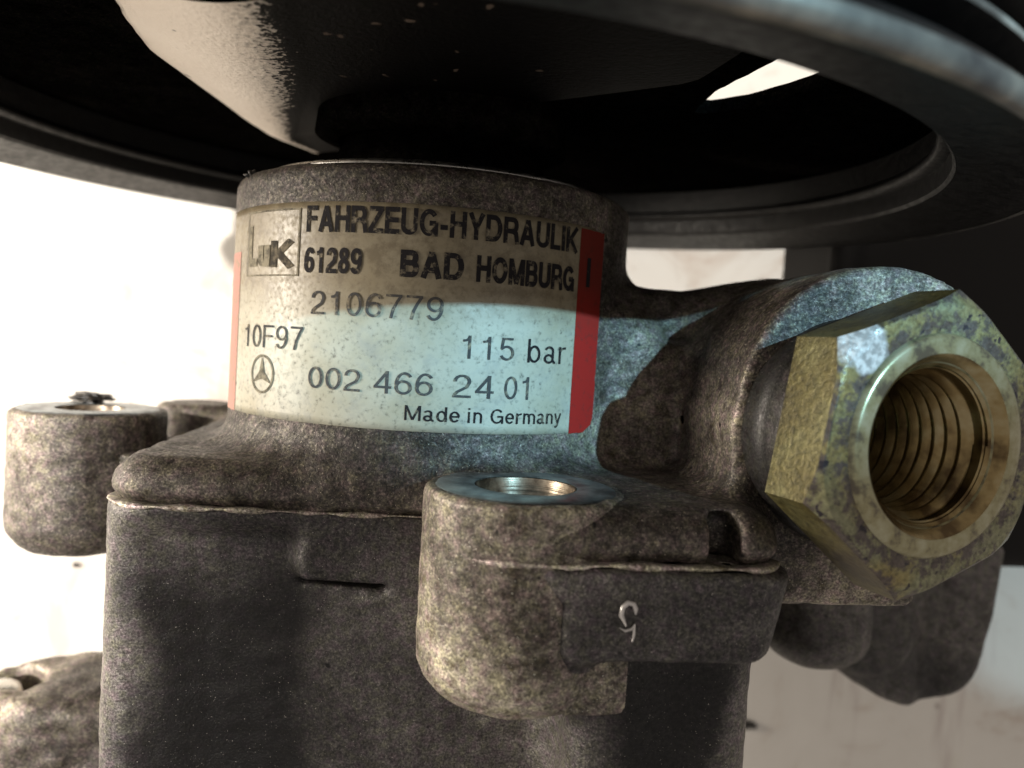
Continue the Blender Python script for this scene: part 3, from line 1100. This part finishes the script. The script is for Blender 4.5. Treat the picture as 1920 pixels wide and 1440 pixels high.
def flare():
    A, B = LE
    na, nw = 40, 30

    def at_(P, f):
        d = [0]
        for p, q in zip(P, P[1:]):
            d.append(d[-1] + math.dist(p, q))
        f *= d[-1]
        for i in range(len(P) - 1):
            if f <= d[i + 1] + 1e-9:
                k = (f - d[i]) / (d[i + 1] - d[i])
                return (P[i][0] + (P[i + 1][0] - P[i][0]) * k, P[i][1] + (P[i + 1][1] - P[i][1]) * k)
        return P[-1]
    vs, fs, g = [], [], []
    for i in range(na + 1):
        f = i / na
        a, b = at_(A, f), at_(B, f)
        for j in range(-2, nw + 1):
            u = max(0, j) / nw * 1.35
            h = 9.0 - 3.2 * math.sin(min(u, 1.35) / 1.35 * math.pi) ** .8 * min(1, f * 3 + .1)
            if j == -1:
                h = 9.35
            if j == -2:
                h = 10.6
            rr_ = random.Random(i * 7 + 1).uniform(-.12, .12) if j <= 0 else 0
            vs.append((a[0] + (b[0] - a[0]) * (u if u < 1.1 else 1.1 + (u - 1.1) * 9) + rr_, h, a[1] + (b[1] - a[1]) * (u if u < 1.1 else 1.1 + (u - 1.1) * 9)))
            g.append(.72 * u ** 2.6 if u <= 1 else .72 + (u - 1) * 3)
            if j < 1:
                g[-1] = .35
    w_ = nw + 3
    for i in range(na):
        for j in range(w_ - 1):
            q = i * w_ + j
            fs.append((q, q + 1, q + w_ + 1, q + w_))
    o = link('spoke', mesh('spoke', vs, fs), m_spoke, rim, True)
    at2 = o.data.attributes.new('grime', 'FLOAT', 'POINT')
    at2.data.foreach_set('value', g)
    o['label'] = 'broad pale greasy spoke at the upper left'
    return tilt_in(o)


flare()
tilt_in(lathe('hub', [(16, 3.0), (19.5, 4), (19.0, 9.9), (18, 14)], (0, 0, 0), (0, 1, 0), m_black_cast, rim, 96))


def spoke(ang, r0, r1, w, h):
    c, s = math.cos(ang), math.sin(ang)
    vs = []
    for r, y, ww in ((r0, 4.5, w * 1.3), (r1, h, w)):
        for side in (-1, 1):
            for top in (0, 1):
                vs.append((r * s + side * ww * (1 - .35 * (1 - top)) * c, y if not top else 10, r * c - side * ww * (1 - .35 * (1 - top)) * s))
    fs = [(0, 1, 3, 2), (4, 6, 7, 5), (0, 4, 5, 1), (2, 3, 7, 6), (0, 2, 6, 4), (1, 5, 7, 3)]
    o = link('spoke', mesh('spoke', vs, fs), m_plastic, rim)
    bv = o.modifiers.new('b', 'BEVEL')
    bv.width = .001
    bv.segments = 3
    return tilt_in(o)


for a in (168,):
    spoke(R(a), 19, 70, 3.0, 8.0)
# inner step of the rim wall
tilt_in(lathe('rim_step', [(71.2, 3.2), (69.6, 3.4), (69.2, 4.2), (69.6, 5.0), (71.2, 5.2)], (0, 0, 0), (0, 1, 0), m_pulley, rim, 200))

# ------------------------------------------------------------------ rear bracket, lower right
ax, X, Y, Z = grid((52, 126, -76, 30, -50, 14), .8)
b = ext(circ2(X, Z, 71, -6, 9.5), Y, -53, -26, 6)


def cpoly(X, Y, P):
    d = None
    for (x0, y0), (x1, y1) in zip(P, P[1:] + P[:1]):
        l_ = math.hypot(x1 - x0, y1 - y0)
        q = ((y1 - y0) * (X - x0) - (x1 - x0) * (Y - y0)) / l_
        d = q if d is None else smax(d, q, 2.5)
    return d


P = [(81, -34), (82, -55), (86, -62.5), (98.5, -68.8), (106, -68.2), (114.0, -63.5), (116.5, -56), (118.8, -34)]
pl = cpoly(X, Y, P)
b = smin(b, smax(smax(pl, Z + 20, 2), -34 - Z, 2), 3)
b = smax(b, -(np.sqrt((X - 104.5) ** 2 + (Z + 18.5) ** 2) - 3.4 + 0 * Y), 2)
b = smin(b, smax(smax(circ2(X, Y, 90, -52, 9) , Z + 17, 2), -30 - Z, 2), 3)
b = b + rough(X, Y, Z, .07, 8, 12)
link('rear_bracket', nets('rear_bracket', b, ax), m_rear, pump, True)
# casting below the port
ax, X, Y, Z = grid((34, 88, -46, 4, -34, 34), .7)
b = ext(rect2(X, Z, 36, 56, -26, 29, 6), Y, -33.5, -6, 6)
b = smin(b, ext(circ2(X, Z, 58, 14, 14), Y, -30, -10, 5), 5)
b = smin(b, ext(rect2(X, Z, 50, 82, -12, 24, 5), Y, -24.5, -8, 4), 4)
d, a = port_r(X, Y, Z)
b = np.maximum(b, -(d - 10))
b = b + rough(X, Y, Z, .12, 5, 13) + rough(X, Y, Z, .06, 2, 14)
link('port_casting', nets('port_casting', b, ax), m_cover, pump, True)
# black plastic block behind the port
ax, X, Y, Z = grid((78, 200, -50, 50, -78, -28), 1.0)
b = ext(rect2(X, Z, 88.5, 196, -72, -36, 4), Y, -44, 44, 5)
b = smin(b, ext(circ2(X, Z, 87.0, -38, 2.2), Y, 10, 40, 1), 2)
blk = link('rear_cap', nets('rear_cap', b, ax), m_plastic, pump, True)


# ------------------------------------------------------------------ loose dirt
def clump(loc, sx, sy, sz, seed, label):
    bm = bmesh.new()
    bmesh.ops.create_icosphere(bm, subdivisions=4, radius=1)
    rs = np.random.RandomState(seed)
    ds = [(rs.normal(size=3), rs.uniform(2, 9), rs.uniform(0, 6)) for _ in range(14)]
    for v in bm.verts:
        k = 1 + sum(math.sin(v.co.dot(Vector(d)) * f + p) * .55 / (f ** .8) for d, f, p in ds)
        v.co = Vector((v.co.x * sx * k, v.co.y * sy * k, v.co.z * sz * k)) * .001
    me = bpy.data.meshes.new('grease_crumb')
    bm.to_mesh(me)
    bm.free()
    o = link('grease_crumb', me, m_grime, None, True)
    o.location = V(*loc)
    o['label'] = label
    o['category'] = 'dirt crumb'
    return o


clump((-57.5, -13.6, -15.5), 3.6, .75, 1.6, 3, 'black oily crumb lying on top of the left mounting boss')

clump((-25.2, 20.6, 14.8), .9, .6, .7, 5, 'small black crumb on the upper left corner of the pump neck')


def fibre(pts, label, r=.07):
    o = bar('fibre', [(0, 0, 0)] * 0 + [tuple(np.array(p) - np.array(pts[0])) for p in pts], r, m_fibre, None, 6)
    o.location = V(*pts[0])
    o['label'] = label
    o['category'] = 'fibre'
    return o


def chip(loc, r, seed, label):
    o = clump(loc, r, r * .8, r * .5, seed, label)
    o.name = 'dirt_speck'
    return o


chip((94.8, -103, -83.4), 1.5, 9, 'black dirt speck on the table at lower right')
chip((-87, -62.9, -83.6), .7, 12, 'brown dirt speck on the bright table below the left boss')
